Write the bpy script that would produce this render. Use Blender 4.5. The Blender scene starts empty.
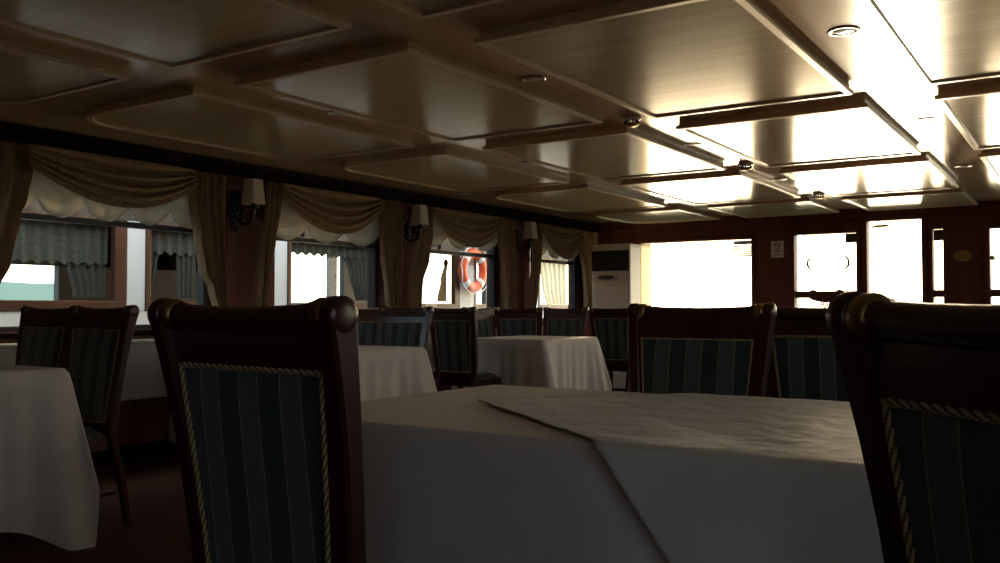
import bpy, math, random
from mathutils import Vector, noise
random.seed(7)
PI = math.pi
SC = bpy.context.scene
COL = SC.collection
HC = 1.06            # eye height
CZ = HC + 1.10       # underside of the ceiling panels

# ------------------------------------------------------------------ helpers
class MB:
    def __init__(s): s.v = []; s.f = []; s.m = []; s.sm = []
    def add(s, vs, fs, mi=0, smooth=False):
        o = len(s.v); s.v += [tuple(p) for p in vs]
        for f in fs:
            s.f.append([i + o for i in f]); s.m.append(mi); s.sm.append(smooth)
    def box(s, x0, x1, y0, y1, z0, z1, mi=0):
        v = [(x0,y0,z0),(x1,y0,z0),(x1,y1,z0),(x0,y1,z0),(x0,y0,z1),(x1,y0,z1),(x1,y1,z1),(x0,y1,z1)]
        s.add(v, [(0,3,2,1),(4,5,6,7),(0,1,5,4),(1,2,6,5),(2,3,7,6),(3,0,4,7)], mi)
    def bbox(s, x0, x1, y0, y1, z0, z1, b=.006, mi=0):
        """box with chamfered edges"""
        X = (x0, x1); Y = (y0, y1); Z = (z0, z1); vs = []; idx = {}
        for i in (0,1):
            for j in (0,1):
                for k in (0,1):
                    sx, sy, sz = (1-2*i), (1-2*j), (1-2*k)
                    for a in range(3):
                        p = [X[i]+sx*b, Y[j]+sy*b, Z[k]+sz*b]
                        p[a] = (X[i], Y[j], Z[k])[a]
                        idx[(i,j,k,a)] = len(vs); vs.append(p)
        F = []
        for i in (0,1):
            q = [(i,0,0,0),(i,1,0,0),(i,1,1,0),(i,0,1,0)]; F.append([idx[t] for t in (q if i else q[::-1])])
            q = [(0,i,0,1),(0,i,1,1),(1,i,1,1),(1,i,0,1)]; F.append([idx[t] for t in (q if i else q[::-1])])
            q = [(0,0,i,2),(1,0,i,2),(1,1,i,2),(0,1,i,2)]; F.append([idx[t] for t in (q if i else q[::-1])])
        for i in (0,1):
            for j in (0,1):
                F.append([idx[(i,j,0,0)],idx[(i,j,1,0)],idx[(i,j,1,1)],idx[(i,j,0,1)]])
                F.append([idx[(i,0,j,0)],idx[(i,1,j,0)],idx[(i,1,j,2)],idx[(i,0,j,2)]])
                F.append([idx[(0,i,j,1)],idx[(1,i,j,1)],idx[(1,i,j,2)],idx[(0,i,j,2)]])
                for k in (0,1):
                    F.append([idx[(i,j,k,0)],idx[(i,j,k,1)],idx[(i,j,k,2)]])
        s.add(vs, F, mi)
    def grid(s, P, mi=0, smooth=True, closeu=False, closev=False):
        """P[i][j] of points"""
        n = len(P); m = len(P[0]); vs = [p for r in P for p in r]; F = []
        for i in range(n if closeu else n-1):
            for j in range(m if closev else m-1):
                a = i*m+j; b = i*m+(j+1)%m; c = ((i+1)%n)*m+(j+1)%m; d = ((i+1)%n)*m+j
                F.append((a,b,c,d))
        s.add(vs, F, mi, smooth)
    def tube(s, path, r, n=10, mi=0, cap=True, closed=False, sx=1, up=None):
        """round tube along a path; r number or list"""
        path = [Vector(p) for p in path]; N = len(path); R = r if isinstance(r, (list,tuple)) else [r]*N
        rings = []; u = None
        for i, p in enumerate(path):
            if closed: t = path[(i+1)%N]-path[i-1]
            else: t = path[min(i+1,N-1)]-path[max(i-1,0)]
            t.normalize()
            if u is None:
                u = Vector(up) if up else (Vector((0,0,1)) if abs(t.z)<.9 else Vector((1,0,0)))
            u = (u - t*u.dot(t)).normalized(); w = t.cross(u)
            rings.append([p + u*(R[i]*math.cos(2*PI*k/n)) + w*(R[i]*sx*math.sin(2*PI*k/n)) for k in range(n)])
        s.grid(rings, mi, True, closed, True)
        if cap and not closed:
            o = len(s.v)
            s.add(rings[0], [tuple(range(n))[::-1]], mi); s.add(rings[-1], [tuple(range(n))], mi)
    def lathe(s, prof, c=(0,0,0), axis='z', n=20, mi=0, smooth=True):
        """prof: [(r, h)]"""
        P = []
        for r, h in prof:
            row = []
            for k in range(n):
                a = 2*PI*k/n; ca, sa = r*math.cos(a), r*math.sin(a)
                q = {'z': (ca, sa, h), 'x': (h, ca, sa), 'y': (sa, h, ca)}[axis]
                row.append((c[0]+q[0], c[1]+q[1], c[2]+q[2]))
            P.append(row)
        s.grid(P, mi, smooth, False, True)
        s.add(P[0], [tuple(range(n))[::-1]], mi); s.add(P[-1], [tuple(range(n))], mi)
    def sweep(s, secs, mi=0, smooth=False, cap=True):
        """secs: list of closed cross sections with the same count"""
        s.grid(secs, mi, smooth, False, True)
        if cap:
            n = len(secs[0]); s.add(secs[0], [tuple(range(n))[::-1]], mi); s.add(secs[-1], [tuple(range(n))], mi)
    def build(s, name, mats, parent=None, loc=None):
        me = bpy.data.meshes.new(name); me.from_pydata(s.v, [], s.f)
        mats = mats if isinstance(mats, (list,tuple)) else [mats]
        for m in mats: me.materials.append(m)
        me.polygons.foreach_set('material_index', s.m); me.polygons.foreach_set('use_smooth', s.sm)
        me.update()
        import bmesh
        bm = bmesh.new(); bm.from_mesh(me); bmesh.ops.recalc_face_normals(bm, faces=bm.faces); bm.to_mesh(me); bm.free()
        o = bpy.data.objects.new(name, me); COL.objects.link(o)
        if parent: o.parent = parent
        if loc: o.location = loc
        return o

def empty(name, loc=(0,0,0), rz=0):
    o = bpy.data.objects.new(name, None); COL.objects.link(o); o.location = loc; o.rotation_euler = (0,0,rz)
    o.empty_display_size = .1
    return o
def tag(o, label, cat, group=None):
    o['label'] = label; o['category'] = cat
    if group: o['group'] = group
    return o
def struct(o, label, cat):
    o['kind'] = 'structure'; o['label'] = label; o['category'] = cat
    return o
def copy_tree(o, parent=None):
    c = o.copy(); COL.objects.link(c)
    if parent: c.parent = parent
    for ch in list(o.children): copy_tree(ch, c)
    return c
def solid(o, t, off=0):
    m = o.modifiers.new('thickness', 'SOLIDIFY'); m.thickness = t; m.offset = off
    return o
def lerp(a, b, t): return a + (b-a)*t
def interp(tab, z):
    """tab sorted by first column descending or ascending"""
    t = sorted(tab)
    if z <= t[0][0]: return t[0][1:]
    for a, b in zip(t, t[1:]):
        if z <= b[0]:
            k = (z-a[0])/(b[0]-a[0]); k = k*k*(3-2*k)
            return tuple(lerp(p, q, k) for p, q in zip(a[1:], b[1:]))
    return t[-1][1:]

# ---------------------------------------------------------------- materials
def mat(name, col, rough=.5, metal=0, spec=.5, sheen=0, coat=0, trans=0, ior=1.5):
    m = bpy.data.materials.new(name); m.use_nodes = True
    b = m.node_tree.nodes['Principled BSDF']
    b.inputs['Base Color'].default_value = (*col, 1); b.inputs['Roughness'].default_value = rough
    b.inputs['Metallic'].default_value = metal; b.inputs['Specular IOR Level'].default_value = spec
    b.inputs['Sheen Weight'].default_value = sheen; b.inputs['Coat Weight'].default_value = coat
    b.inputs['Transmission Weight'].default_value = trans; b.inputs['IOR'].default_value = ior
    return m
def N(m, t): return m.node_tree.nodes.new(t)
def L(m, a, b): m.node_tree.links.new(a, b)
def bsdf(m): return m.node_tree.nodes['Principled BSDF']
def vary(m, c1, c2, scale=(8,8,8), detail=3, bump=0, bumpdist=.002, coord='Object', rough=None, contrast=(.3,.7), noise_scale=1.0):
    """noise between two colours of the thing itself, optional bump"""
    tc = N(m, 'ShaderNodeTexCoord'); mp = N(m, 'ShaderNodeMapping'); mp.inputs['Scale'].default_value = scale
    nz = N(m, 'ShaderNodeTexNoise'); nz.inputs['Scale'].default_value = noise_scale; nz.inputs['Detail'].default_value = detail
    rp = N(m, 'ShaderNodeValToRGB'); rp.color_ramp.elements[0].position = contrast[0]; rp.color_ramp.elements[1].position = contrast[1]
    rp.color_ramp.elements[0].color = (*c1, 1); rp.color_ramp.elements[1].color = (*c2, 1)
    L(m, tc.outputs[coord], mp.inputs['Vector']); L(m, mp.outputs[0], nz.inputs['Vector'])
    L(m, nz.outputs['Fac'], rp.inputs['Fac']); L(m, rp.outputs[0], bsdf(m).inputs['Base Color'])
    if bump:
        bp = N(m, 'ShaderNodeBump'); bp.inputs['Strength'].default_value = bump; bp.inputs['Distance'].default_value = bumpdist
        L(m, nz.outputs['Fac'], bp.inputs['Height']); L(m, bp.outputs[0], bsdf(m).inputs['Normal'])
    if rough:
        mr = N(m, 'ShaderNodeMapRange'); mr.inputs['To Min'].default_value = rough[0]; mr.inputs['To Max'].default_value = rough[1]
        L(m, nz.outputs['Fac'], mr.inputs['Value']); L(m, mr.outputs[0], bsdf(m).inputs['Roughness'])
    return m

M = {}
M['wall'] = vary(mat('mahogany panelling', (.1,.03,.02), .5, spec=.3), (.095,.025,.015), (.16,.045,.026), (6,6,1.2), 5, .08)
M['chairwood'] = vary(mat('dark mahogany', (.06,.015,.01), .3), (.030,.007,.006), (.058,.014,.010), (14,14,2.5), 4, coord='Object')
M['trimwood'] = vary(mat('brown window timber', (.1,.035,.015), .4), (.06,.022,.012), (.10,.036,.018), (8,8,1.5), 4)
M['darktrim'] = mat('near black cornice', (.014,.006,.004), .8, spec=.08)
M['ceil'] = vary(mat('varnished ceiling veneer', (.6,.5,.33), .2, spec=.4), (.50,.41,.25), (.60,.50,.33), (.7,34,1), 3, .03, .0015, rough=(.12,.19))
M['ceilbase'] = vary(mat('ceiling channel board', (.6,.42,.27), .16, spec=.55), (.52,.36,.22), (.60,.43,.27), (10,1,1), 3, .03, .0015, rough=(.11,.17))
M['mould'] = vary(mat('ceiling moulding', (.55,.37,.22), .3), (.54,.37,.22), (.64,.46,.29), (5,5,5), 3)
M['floor'] = vary(mat('dark red carpet', (.03,.008,.006), .9, spec=.2), (.036,.012,.008), (.075,.025,.016), (60,60,60), 4, .5, .004)
M['cloth'] = vary(mat('white table linen', (.75,.73,.70), .75, spec=.25, sheen=.2), (.66,.61,.57), (.73,.68,.635), (9,9,9), 4, .25, .006)
M['satin'] = vary(mat('ivory satin overlay', (.70,.69,.62), .42, spec=.4, sheen=.3), (.58,.575,.51), (.67,.655,.58), (7,7,7), 5, .35, .006)
M['hem'] = mat('overlay hem', (.45,.40,.30), .7)
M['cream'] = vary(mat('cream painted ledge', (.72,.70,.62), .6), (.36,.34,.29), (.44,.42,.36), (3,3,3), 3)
M['brass'] = vary(mat('aged brass', (.4,.28,.10), .38, metal=1), (.28,.19,.06), (.42,.30,.11), (60,60,60), 3)
M['gold'] = mat('gold cord', (.48,.36,.15), .55, sheen=.3)
M['gold2'] = mat('dark cord groove', (.07,.05,.025), .7)  # darker colour laid in the grooves between the gold strands
M['iron'] = mat('black wrought iron', (.02,.018,.016), .45, metal=.6)
M['black'] = mat('black frame', (.012,.011,.011), .4)
M['shade'] = mat('cream lamp shade', (.75,.66,.52), .8, spec=.2)
M['plastic'] = mat('ivory plastic', (.80,.73,.62), .4)
M['grille'] = mat('black grille', (.012,.012,.013), .35)
M['metal'] = mat('satin metal', (.55,.53,.5), .3, metal=1)
M['lens'] = mat('frosted lamp glass', (.75,.72,.65), .2)
M['paper'] = mat('white paper', (.72,.66,.58), .8)
M['ink'] = mat('grey print', (.16,.13,.12), .8)
M['sticker'] = mat('dark olive sticker', (.06,.055,.035), .6)
M['orange'] = mat('orange life ring vinyl', (.75,.10,.03), .5)
M['white'] = mat('white marine paint', (.78,.79,.80), .5)
M['palepost'] = mat('pale blue white paint', (.72,.77,.82), .5)
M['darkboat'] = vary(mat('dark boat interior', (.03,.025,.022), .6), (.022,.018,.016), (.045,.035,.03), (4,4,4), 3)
M['bead'] = mat('dark red bead', (.05,.01,.008), .3)
M['deck'] = vary(mat('teak deck', (.45,.33,.22), .6), (.38,.28,.18), (.5,.38,.26), (12,1.5,2), 3)
M['sea'] = mat('pale green sea', (.10,.24,.25), .28)
M['hill'] = vary(mat('hazy far shore', (.25,.42,.44), 1, spec=0), (.085,.15,.15), (.11,.18,.175), (.01,.01,.02), 3)

def translucent(name, c1, c2, amount, scale=(20,20,20)):
    m = vary(mat(name, c1, .9, spec=.1), c1, c2, scale, 3, .15, .003)
    nt = m.node_tree; out = [n for n in nt.nodes if n.type == 'OUTPUT_MATERIAL'][0]
    tr = N(m, 'ShaderNodeBsdfTranslucent'); mx = N(m, 'ShaderNodeMixShader'); mx.inputs[0].default_value = amount
    rp = [n for n in nt.nodes if n.type == 'VALTORGB'][0]
    L(m, rp.outputs[0], tr.inputs['Color'])
    L(m, bsdf(m).outputs[0], mx.inputs[1]); L(m, tr.outputs[0], mx.inputs[2]); L(m, mx.outputs[0], out.inputs['Surface'])
    return m
M['damask'] = translucent('gold brown damask', (.30,.195,.10), (.42,.285,.155), .14, (22,22,9))
M['sheer'] = translucent('ivory voile', (.68,.64,.55), (.76,.72,.64), .30)
M['shade'] = translucent('cream lamp shade', (.70,.60,.46), (.74,.64,.50), .25)
M['lace'] = translucent('grey green lace', (.075,.082,.072), (.13,.135,.118), .25, (40,40,40))
M['beige'] = translucent('beige voile', (.70,.64,.50), (.76,.70,.57), .4)
M['fringe'] = vary(mat('bullion fringe', (.3,.2,.1), .8), (.22,.14,.07), (.36,.25,.13), (120,120,2), 2)

def glass(name, tint=(1,1,1), f=1.0):
    m = bpy.data.materials.new(name); m.use_nodes = True; nt = m.node_tree
    for n in list(nt.nodes):
        if n.type == 'BSDF_PRINCIPLED': nt.nodes.remove(n)
    out = [n for n in nt.nodes if n.type == 'OUTPUT_MATERIAL'][0]
    t = N(m, 'ShaderNodeBsdfTransparent'); t.inputs[0].default_value = (*tint, 1)
    g = N(m, 'ShaderNodeBsdfGlossy'); g.inputs['Roughness'].default_value = .02
    mx = N(m, 'ShaderNodeMixShader')
    mx.inputs[0].default_value = .03; L(m, t.outputs[0], mx.inputs[1]); L(m, g.outputs[0], mx.inputs[2]); L(m, mx.outputs[0], out.inputs['Surface'])
    return m
M['glass'] = glass('window glass', (.93,.95,.95))

# striped upholstery: wide green-grey and dark stripes with thin pale pinlines, running up the chair
def stripes():
    m = mat('striped upholstery', (.1,.12,.11), .7, spec=.25, sheen=.25)
    tc = N(m, 'ShaderNodeTexCoord'); sp = N(m, 'ShaderNodeSeparateXYZ'); L(m, tc.outputs['Object'], sp.inputs[0])
    def math_(op, a, b=None):
        n = N(m, 'ShaderNodeMath'); n.operation = op
        for k, q in enumerate((a, b)):
            if q is None: continue
            if isinstance(q, (int,float)): n.inputs[k].default_value = q
            else: L(m, q, n.inputs[k])
        return n.outputs[0]
    fx = math_('FRACT', math_('ADD', math_('DIVIDE', sp.outputs['X'], .116), 10.25))
    rp = N(m, 'ShaderNodeValToRGB'); cr = rp.color_ramp; cr.interpolation = 'CONSTANT'
    light = (.095,.122,.110,1); dark = (.030,.054,.047,1); pin = (.26,.25,.18,1)
    cr.elements[0].position = 0; cr.elements[0].color = pin
    cr.elements[1].position = .03; cr.elements[1].color = light
    for p, c in ((.235,(.095,.12,.108,1)), (.265,light), (.47,pin), (.50,dark), (.735,(.04,.066,.058,1)), (.765,dark)):
        e = cr.elements.new(p); e.color = c
    L(m, fx, rp.inputs['Fac'])
    nz = N(m, 'ShaderNodeTexNoise'); nz.inputs['Scale'].default_value = 160; nz.inputs['Detail'].default_value = 2
    L(m, tc.outputs['Object'], nz.inputs['Vector'])
    mx = N(m, 'ShaderNodeMixRGB'); mx.blend_type = 'MULTIPLY'; mx.inputs[0].default_value = .35
    L(m, rp.outputs[0], mx.inputs[1]); L(m, nz.outputs['Color'], mx.inputs[2]); L(m, mx.outputs[0], bsdf(m).inputs['Base Color'])
    bp = N(m, 'ShaderNodeBump'); bp.inputs['Strength'].default_value = .25; bp.inputs['Distance'].default_value = .002
    L(m, nz.outputs['Fac'], bp.inputs['Height']); L(m, bp.outputs[0], bsdf(m).inputs['Normal'])
    return m
M['stripe'] = stripes()

# ------------------------------------------------------------------ shell
XL, XR, YB, YN = -5.60, 3.70, 10.90, -2.6     # room planes
ZC = CZ + .05                                  # ceiling base board
WIN = [(2.45,4.47), (5.12,6.40), (7.02,8.40), (9.10,10.28)]   # openings in the left wall (Y)
ZW0, ZW1 = HC-.14, HC+.97

m = MB(); m.box(XL-.2, XR+.2, YN-.2, YB+.2, -.1, 0)
struct(m.build('floor', M['floor']), 'dark red carpeted saloon floor in shadow under the tables', 'floor')

# ceiling: base board + hanging panels with moulded rims
m = MB(); m.box(XL-.2, XR+.2, YN-.2, YB+.2, ZC, ZC+.1)
ceiling = m.build('ceiling', M['ceilbase'])
struct(ceiling, 'varnished cream ceiling divided into hanging rectangular panels', 'ceiling')
def rring(x0, x1, y0, y1, ins, z, rad):
    pts = []
    cs = [(x0,y0,1,1),(x1,y0,-1,1),(x1,y1,-1,-1),(x0,y1,1,-1)]
    for i, (cx, cy, sx, sy) in enumerate(cs):
        r = rad[i]; n = 10 if r > .05 else 1
        cx += sx*ins; cy += sy*ins
        rr = max(r-ins, .0) if r > .05 else 0
        a0 = {0: PI, 1: 1.5*PI, 2: 0, 3: .5*PI}[i]
        for k in range(n):
            a = a0 + (PI/2)*(k/(n-1) if n > 1 else .5)
            if rr: pts.append((cx+sx*rr+rr*math.cos(a), cy+sy*rr+rr*math.sin(a), z))
            else: pts.append((cx, cy, z))
    return pts
PROF = [(.016,.05),(.016,.028),(.004,.024),(0,.018),(0,.006),(.005,0),(.034,0),(.044,.010)]
cols = [(-5.00,-3.84,0), (-3.52,-2.42,0), (-2.13,-1.02,.07), (-.69,.42,.08), (.75,1.86,.08), (2.18,3.30,.05)]
rows = [(-2.4,-1.7),(-1.35,.47),(.80,2.60),(2.95,4.76),(5.10,6.90),(7.25,9.05),(9.40,10.72)]
for ci, (x0, x1, oy) in enumerate(cols):
    for ri, (y0, y1) in enumerate(rows):
        if ri < 6: ya, yb = y0+oy, y1+oy
        else: ya, yb = y0+oy, y1
        rad = [0,0,0,0]
        if ci == 0: rad = [.30,0,0,.30]
        if ci == 5: rad = [0,.30,.30,0]
        rings = [rring(x0, x1, ya, yb, i_, CZ+h, rad) for i_, h in PROF]
        mo = MB(); mo.grid(rings, 0, False, False, True)
        pan = MB(); inner = rings[-1]; pan.add(inner, [tuple(range(len(inner)))])
        p = pan.build('panel', M['ceil'], ceiling)
        mo.build('moulding', M['mould'], p)

# left wall
m = MB()
edges = [YN] + [e for w in WIN for e in w] + [YB]
for a, b in zip(edges[0::2], edges[1::2]): m.box(XL-.14, XL, a, b, 0, ZC)
for a, b in WIN:
    m.box(XL-.14, XL, a, b, 0, ZW0); m.box(XL-.14, XL, a, b, ZW1, ZC)
for a, b in zip(edges[2::2], edges[3::2]):           # raised pilaster boards between the windows
    if b < YB: m.bbox(XL, XL+.02, a+.14, b-.14, .1, ZC-.16, .008)
wall_left = struct(m.build('wall_left', M['wall']), 'dark mahogany side wall pierced by curtained windows', 'wall')
m = MB()
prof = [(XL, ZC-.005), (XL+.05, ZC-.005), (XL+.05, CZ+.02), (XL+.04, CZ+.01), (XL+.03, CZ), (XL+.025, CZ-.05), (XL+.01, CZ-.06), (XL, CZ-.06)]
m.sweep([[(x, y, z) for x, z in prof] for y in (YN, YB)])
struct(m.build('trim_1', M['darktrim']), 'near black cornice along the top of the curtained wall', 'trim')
m = MB()
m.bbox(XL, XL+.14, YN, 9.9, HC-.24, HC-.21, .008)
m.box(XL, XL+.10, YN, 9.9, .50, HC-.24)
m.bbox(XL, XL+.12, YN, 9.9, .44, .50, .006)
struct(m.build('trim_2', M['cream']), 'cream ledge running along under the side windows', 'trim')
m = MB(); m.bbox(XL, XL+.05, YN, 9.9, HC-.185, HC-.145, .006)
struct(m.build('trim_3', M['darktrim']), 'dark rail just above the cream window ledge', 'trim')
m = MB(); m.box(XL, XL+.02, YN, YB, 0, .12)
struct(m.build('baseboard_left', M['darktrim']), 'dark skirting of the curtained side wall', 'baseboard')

# window frames in the left wall
for i, (a, b) in enumerate(WIN):
    m = MB(); x0, x1 = XL-.09, XL-.04
    t = .03
    m.bbox(x0, x1, a, a+.02, ZW0, ZW1, .003); m.bbox(x0, x1+.03, b-.045, b, ZW0, ZW1, .003)
    m.bbox(x0, x1, a, b, ZW0, ZW0+.03, .003); m.bbox(x0, x1, a, b, ZW1-.03, ZW1, .003)
    m.bbox(x0, x1+.02, a, b, HC+.57, HC+.61, .003)
    m.bbox(x0+.01, x1-.005, a+.28*(b-a), a+.28*(b-a)+.02, HC+.61, ZW1, .003)
    w = m.build('window_%d' % (i+1), M['black'])
    struct(w, ['wide side window at the left, showing a moored boat', 'side window showing white sky and lace beyond, past the first lamp',
               'side window with the life ring behind it', 'last side window before the air conditioner'][i], 'window')
    g = MB(); g.box(x0+.02, x0+.026, a+.02, b-.03, ZW0+.03, ZW1-.03)
    g.build('glass', M['glass'], w)

# back wall with openings (X0,X1,Z0,Z1)
OPN = [(-4.99,-3.51,HC-.16,HC+.86), (-2.99,-2.29,HC+.21,HC+.88), (-2.99,-2.29,HC-.20,HC+.13), (-2.17,-1.60,0.02,HC+1.0),
       (-1.49,-1.385,HC+.21,HC+.88), (-1.49,-1.385,HC-.20,HC+.13), (-.935,.30,HC+.21,HC+.86), (-.935,.30,HC-.25,HC+.13),
       (1.0,2.6,HC-.16,HC+.86)]
def wall_with_holes(m, a0, a1, z0, z1, holes, put):
    xs = sorted({a0, a1, *[h[0] for h in holes], *[h[1] for h in holes]})
    zs = sorted({z0, z1, *[h[2] for h in holes], *[h[3] for h in holes]})
    for xa, xb in zip(xs, xs[1:]):
        run = None
        for za, zb in zip(zs, zs[1:]):
            cx, cz = (xa+xb)/2, (za+zb)/2
            hole = any(h[0] < cx < h[1] and h[2] < cz < h[3] for h in holes)
            if hole:
                if run is not None: put(xa, xb, run, za); run = None
            elif run is None: run = za
        if run is not None: put(xa, xb, run, zs[-1])
m = MB()
wall_with_holes(m, XL-.14, XR+.14, 0, ZC, OPN, lambda a,b,c,d: m.box(a, b, YB, YB+.12, c, d))
struct(m.build('wall_back', M['wall']), 'red brown panelled end wall with bright windows and open doorway', 'wall')
m = MB(); m.bbox(XL, XR, YB-.03, YB, ZC-.12, ZC, .008)
struct(m.build('trim_4', M['wall']), 'dark cornice along the top of the bright end wall', 'trim')
# casings round the openings
def casing(x0, x1, z0, z1, w=.05, d=.03, bottom=True):
    m = MB(); y0, y1 = YB-d, YB+.02
    m.bbox(x0-w, x0, y0, y1, z0-(w if bottom else 0), z1+w, .006); m.bbox(x1, x1+w, y0, y1, z0-(w if bottom else 0), z1+w, .006)
    m.bbox(x0, x1, y0, y1, z1, z1+w, .006)
    if bottom: m.bbox(x0, x1, y0, y1, z0-w, z0, .006)
    return m
def pane(x0, x1, z0, z1, parent):
    g = MB(); g.box(x0, x1, YB+.05, YB+.056, z0, z1); return g.build('glass', M['glass'], parent)
w5 = struct(casing(-4.99,-3.51,HC-.16,HC+.86,.045).build('window_5', M['wall']), 'wide bright end window beside the air conditioner', 'window')
pane(-4.99,-3.51,HC-.16,HC+.86,w5)
m = casing(-2.99,-2.29,HC-.20,HC+.88,.035)
# carved cross rail with a dip, and a scroll cut out below
zr0, zr1 = HC+.13, HC+.21
top = []; bot = []
n = 40
for k in range(n+1):
    x = lerp(-2.99, -2.29, k/n); c = abs(x+2.64)
    dip = .045*max(0, 1-(c/.12)**2)**.5 if c < .12 else 0
    bump = .02*math.exp(-((c-.15)/.03)**2)
    top.append((x, zr1-dip+bump)); bot.append((x, zr0-.05*max(0,1-(c/.19)**2)**.6 if c < .19 else zr0))
P = [[(x,YB+.02,z) for x,z in top], [(x,YB+.02,z) for x,z in bot], [(x,YB+.07,z) for x,z in bot], [(x,YB+.07,z) for x,z in top]]
m.grid(P, 0, False, True, False)
w6 = struct(m.build('window_6', M['wall']), 'end window with carved cross rail beside the open doorway', 'window')
pane(-2.99,-2.29,HC-.20,HC+.88,w6)
ring = MB(); path = []
for sgn in (-1,1):
    pts = [(-2.62+.235*math.cos(a), YB+.045, HC+.54+.13*math.sin(a)) for a in [sgn*0 + (PI if sgn<0 else 0) + (-.95+1.9*k/16) for k in range(17)]]
    ring.tube(pts, [.004+.010*math.sin(PI*k/16) for k in range(17)], 8)
ring.build('etched_oval', M['ink'], w6)
st = MB(); st.box(-2.42,-2.30,YB+.042,YB+.048,HC+.77,HC+.875); st.build('sticker', M['sticker'], w6)
sc_ = MB(); pts = [(-2.66+.055*(1-k/40)*math.cos(k*.35), YB+.045, HC+.06+.055*(1-k/40)*math.sin(k*.35)) for k in range(36)]
sc_.tube(pts, .009, 8); sc_.build('carved_scroll', M['brass'], w6)
d1 = struct(casing(-2.17,-1.60,0.02,HC+1.0,.05,.035,False).build('door_1', M['wall']), 'open doorway full of daylight in the end wall', 'door')
ca = MB(); ca.bbox(-2.10,-1.94,YB-.05,YB+.03,HC+.925,HC+.955,.006); ca.tube([(-2.14,YB-.02,HC+.92),(-2.06,YB-.03,HC+.94),(-1.96,YB-.02,HC+.935)], .011, 8)
ca.build('door_closer', M['brass'], d1)
w7 = struct(casing(-1.49,-1.385,HC-.20,HC+.88,.04).build('window_7', M['wall']), 'narrow slit window right of the doorway', 'window')
pane(-1.49,-1.385,HC-.20,HC+.88,w7)
st = MB(); st.box(-1.485,-1.39,YB+.042,YB+.048,HC+.755,HC+.875); st.build('sticker', M['sticker'], w7)
w8 = struct(casing(-.935,.30,HC-.25,HC+.86,.05).build('window_8', M['wall']), 'rightmost end window, at the edge of the view', 'window')
pane(-.935,.30,HC-.25,HC+.86,w8)
kn = MB(); kn.lathe([(.004,-.03),(.012,-.028),(.016,-.01),(.028,0),(.03,.012),(.02,.024),(.004,.028)], (-.905,YB-.035,HC+.545), 'y'); kn.build('knob', M['metal'], w8)
w9 = struct(casing(1.0,2.6,HC-.16,HC+.86,.05).build('window_9', M['wall']), 'end window far to the right', 'window')
pane(1.0,2.6,HC-.16,HC+.86,w9)

m = MB(); P = []
for i in range(12):
    z = HC+.85-1.0*i/11
    P.append([(-4.98+.16*j/40, YB-.05+.016*math.sin(2*PI*5*j/40), z) for j in range(41)])
m.grid(P); tag(m.build('sheer_curtain', M['beige']), 'narrow beige voile curtain drawn aside behind the air conditioner', 'sheer curtain')
e = empty('window_blind', (-3.65, YB+.09, HC+.85)); tag(e, 'half raised slatted blind in the top corner of the wide end window', 'blind')
m = MB(); m.bbox(-.12,.12,-.015,.015,-.05,0,.004); m.build('head_rail', M['metal'], e)
for k in range(6):
    m = MB(); m.bbox(-.115,.115,-.006,.006,-.078-k*.024,-.059-k*.024,.0015); m.build('slat', M['cream'], e)
# right wall with plain openings, and the wall behind
m = MB(); RW = [(-2.2,.5,HC-.15,HC+.9), (4.4,5.8,HC-.1,HC+.85), (6.1,7.7,HC-.25,HC+.95)]
wall_with_holes(m, YN, YB, 0, ZC, RW, lambda a,b,c,d: m.box(XR, XR+.14, a, b, c, d))
struct(m.build('wall_right', M['wall']), 'mahogany side wall out of view on the right', 'wall')
m = MB(); wall_with_holes(m, XL-.14, XR+.14, 0, ZC, [(1.3,2.2,HC-.05,HC+.75)], lambda a,b,c,d: m.box(a, b, YN-.14, YN, c, d))
struct(m.build('wall_front', M['wall']), 'mahogany wall behind the viewer', 'wall')

# ------------------------------------------------------------ wall fittings
e = empty('wall_notice', (-3.195, YB-.002, HC+.72)); tag(e, 'small white paper notice with a round symbol on the red brown wall', 'notice')
m = MB(); m.bbox(-.075,.075,-.006,0,-.10,.10,.002); m.build('sheet', M['paper'], e)
m = MB(); m.tube([(.035*math.cos(a), -.008, .045+.035*math.sin(a)) for a in [2*PI*k/28 for k in range(28)]], .006, 6, closed=True)
m.tube([(-.025,-.008,.07),(.025,-.008,.02)], .005, 6); m.box(-.02,.022,-.009,-.006,.04,.05)
m.build('symbol', M['ink'], e)
m = MB()
for z, w in ((-.012,.055),(-.026,.045)): m.box(-w,w,-.008,-.006,z-.005,z+.004)
for z, w in ((-.05,.05),(-.065,.04),(-.08,.045)): m.box(-w,w,-.008,-.006,z-.002,z+.002)
m.build('printed_lines', M['ink'], e)
e = empty('plaque_sign', (-1.20, YB-.002, HC+.575)); tag(e, 'oval brass plaque on the panelled wall right of the doorway', 'plaque')
m = MB(); m.grid([[(q*.092*math.cos(a), -h, q*.062*math.sin(a)) for a in [2*PI*k/36 for k in range(36)]] for q, h in ((1,0),(1,.008),(.95,.012),(.86,.012),(.84,.009),(.02,.009))], 0, False, False, True)
m.build('plate', M['brass'], e)
m = MB()
for x, w in ((-.045,.012),(-.022,.008),(.0,.012),(.024,.009),(.045,.012)): m.bbox(x-w*.5,x+w*.5,-.0115,-.009,-.012,.014,.0006)
m.box(-.035,.035,-.0115,-.009,-.026,-.021)
m.build('engraving', M['ink'], e)

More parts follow.
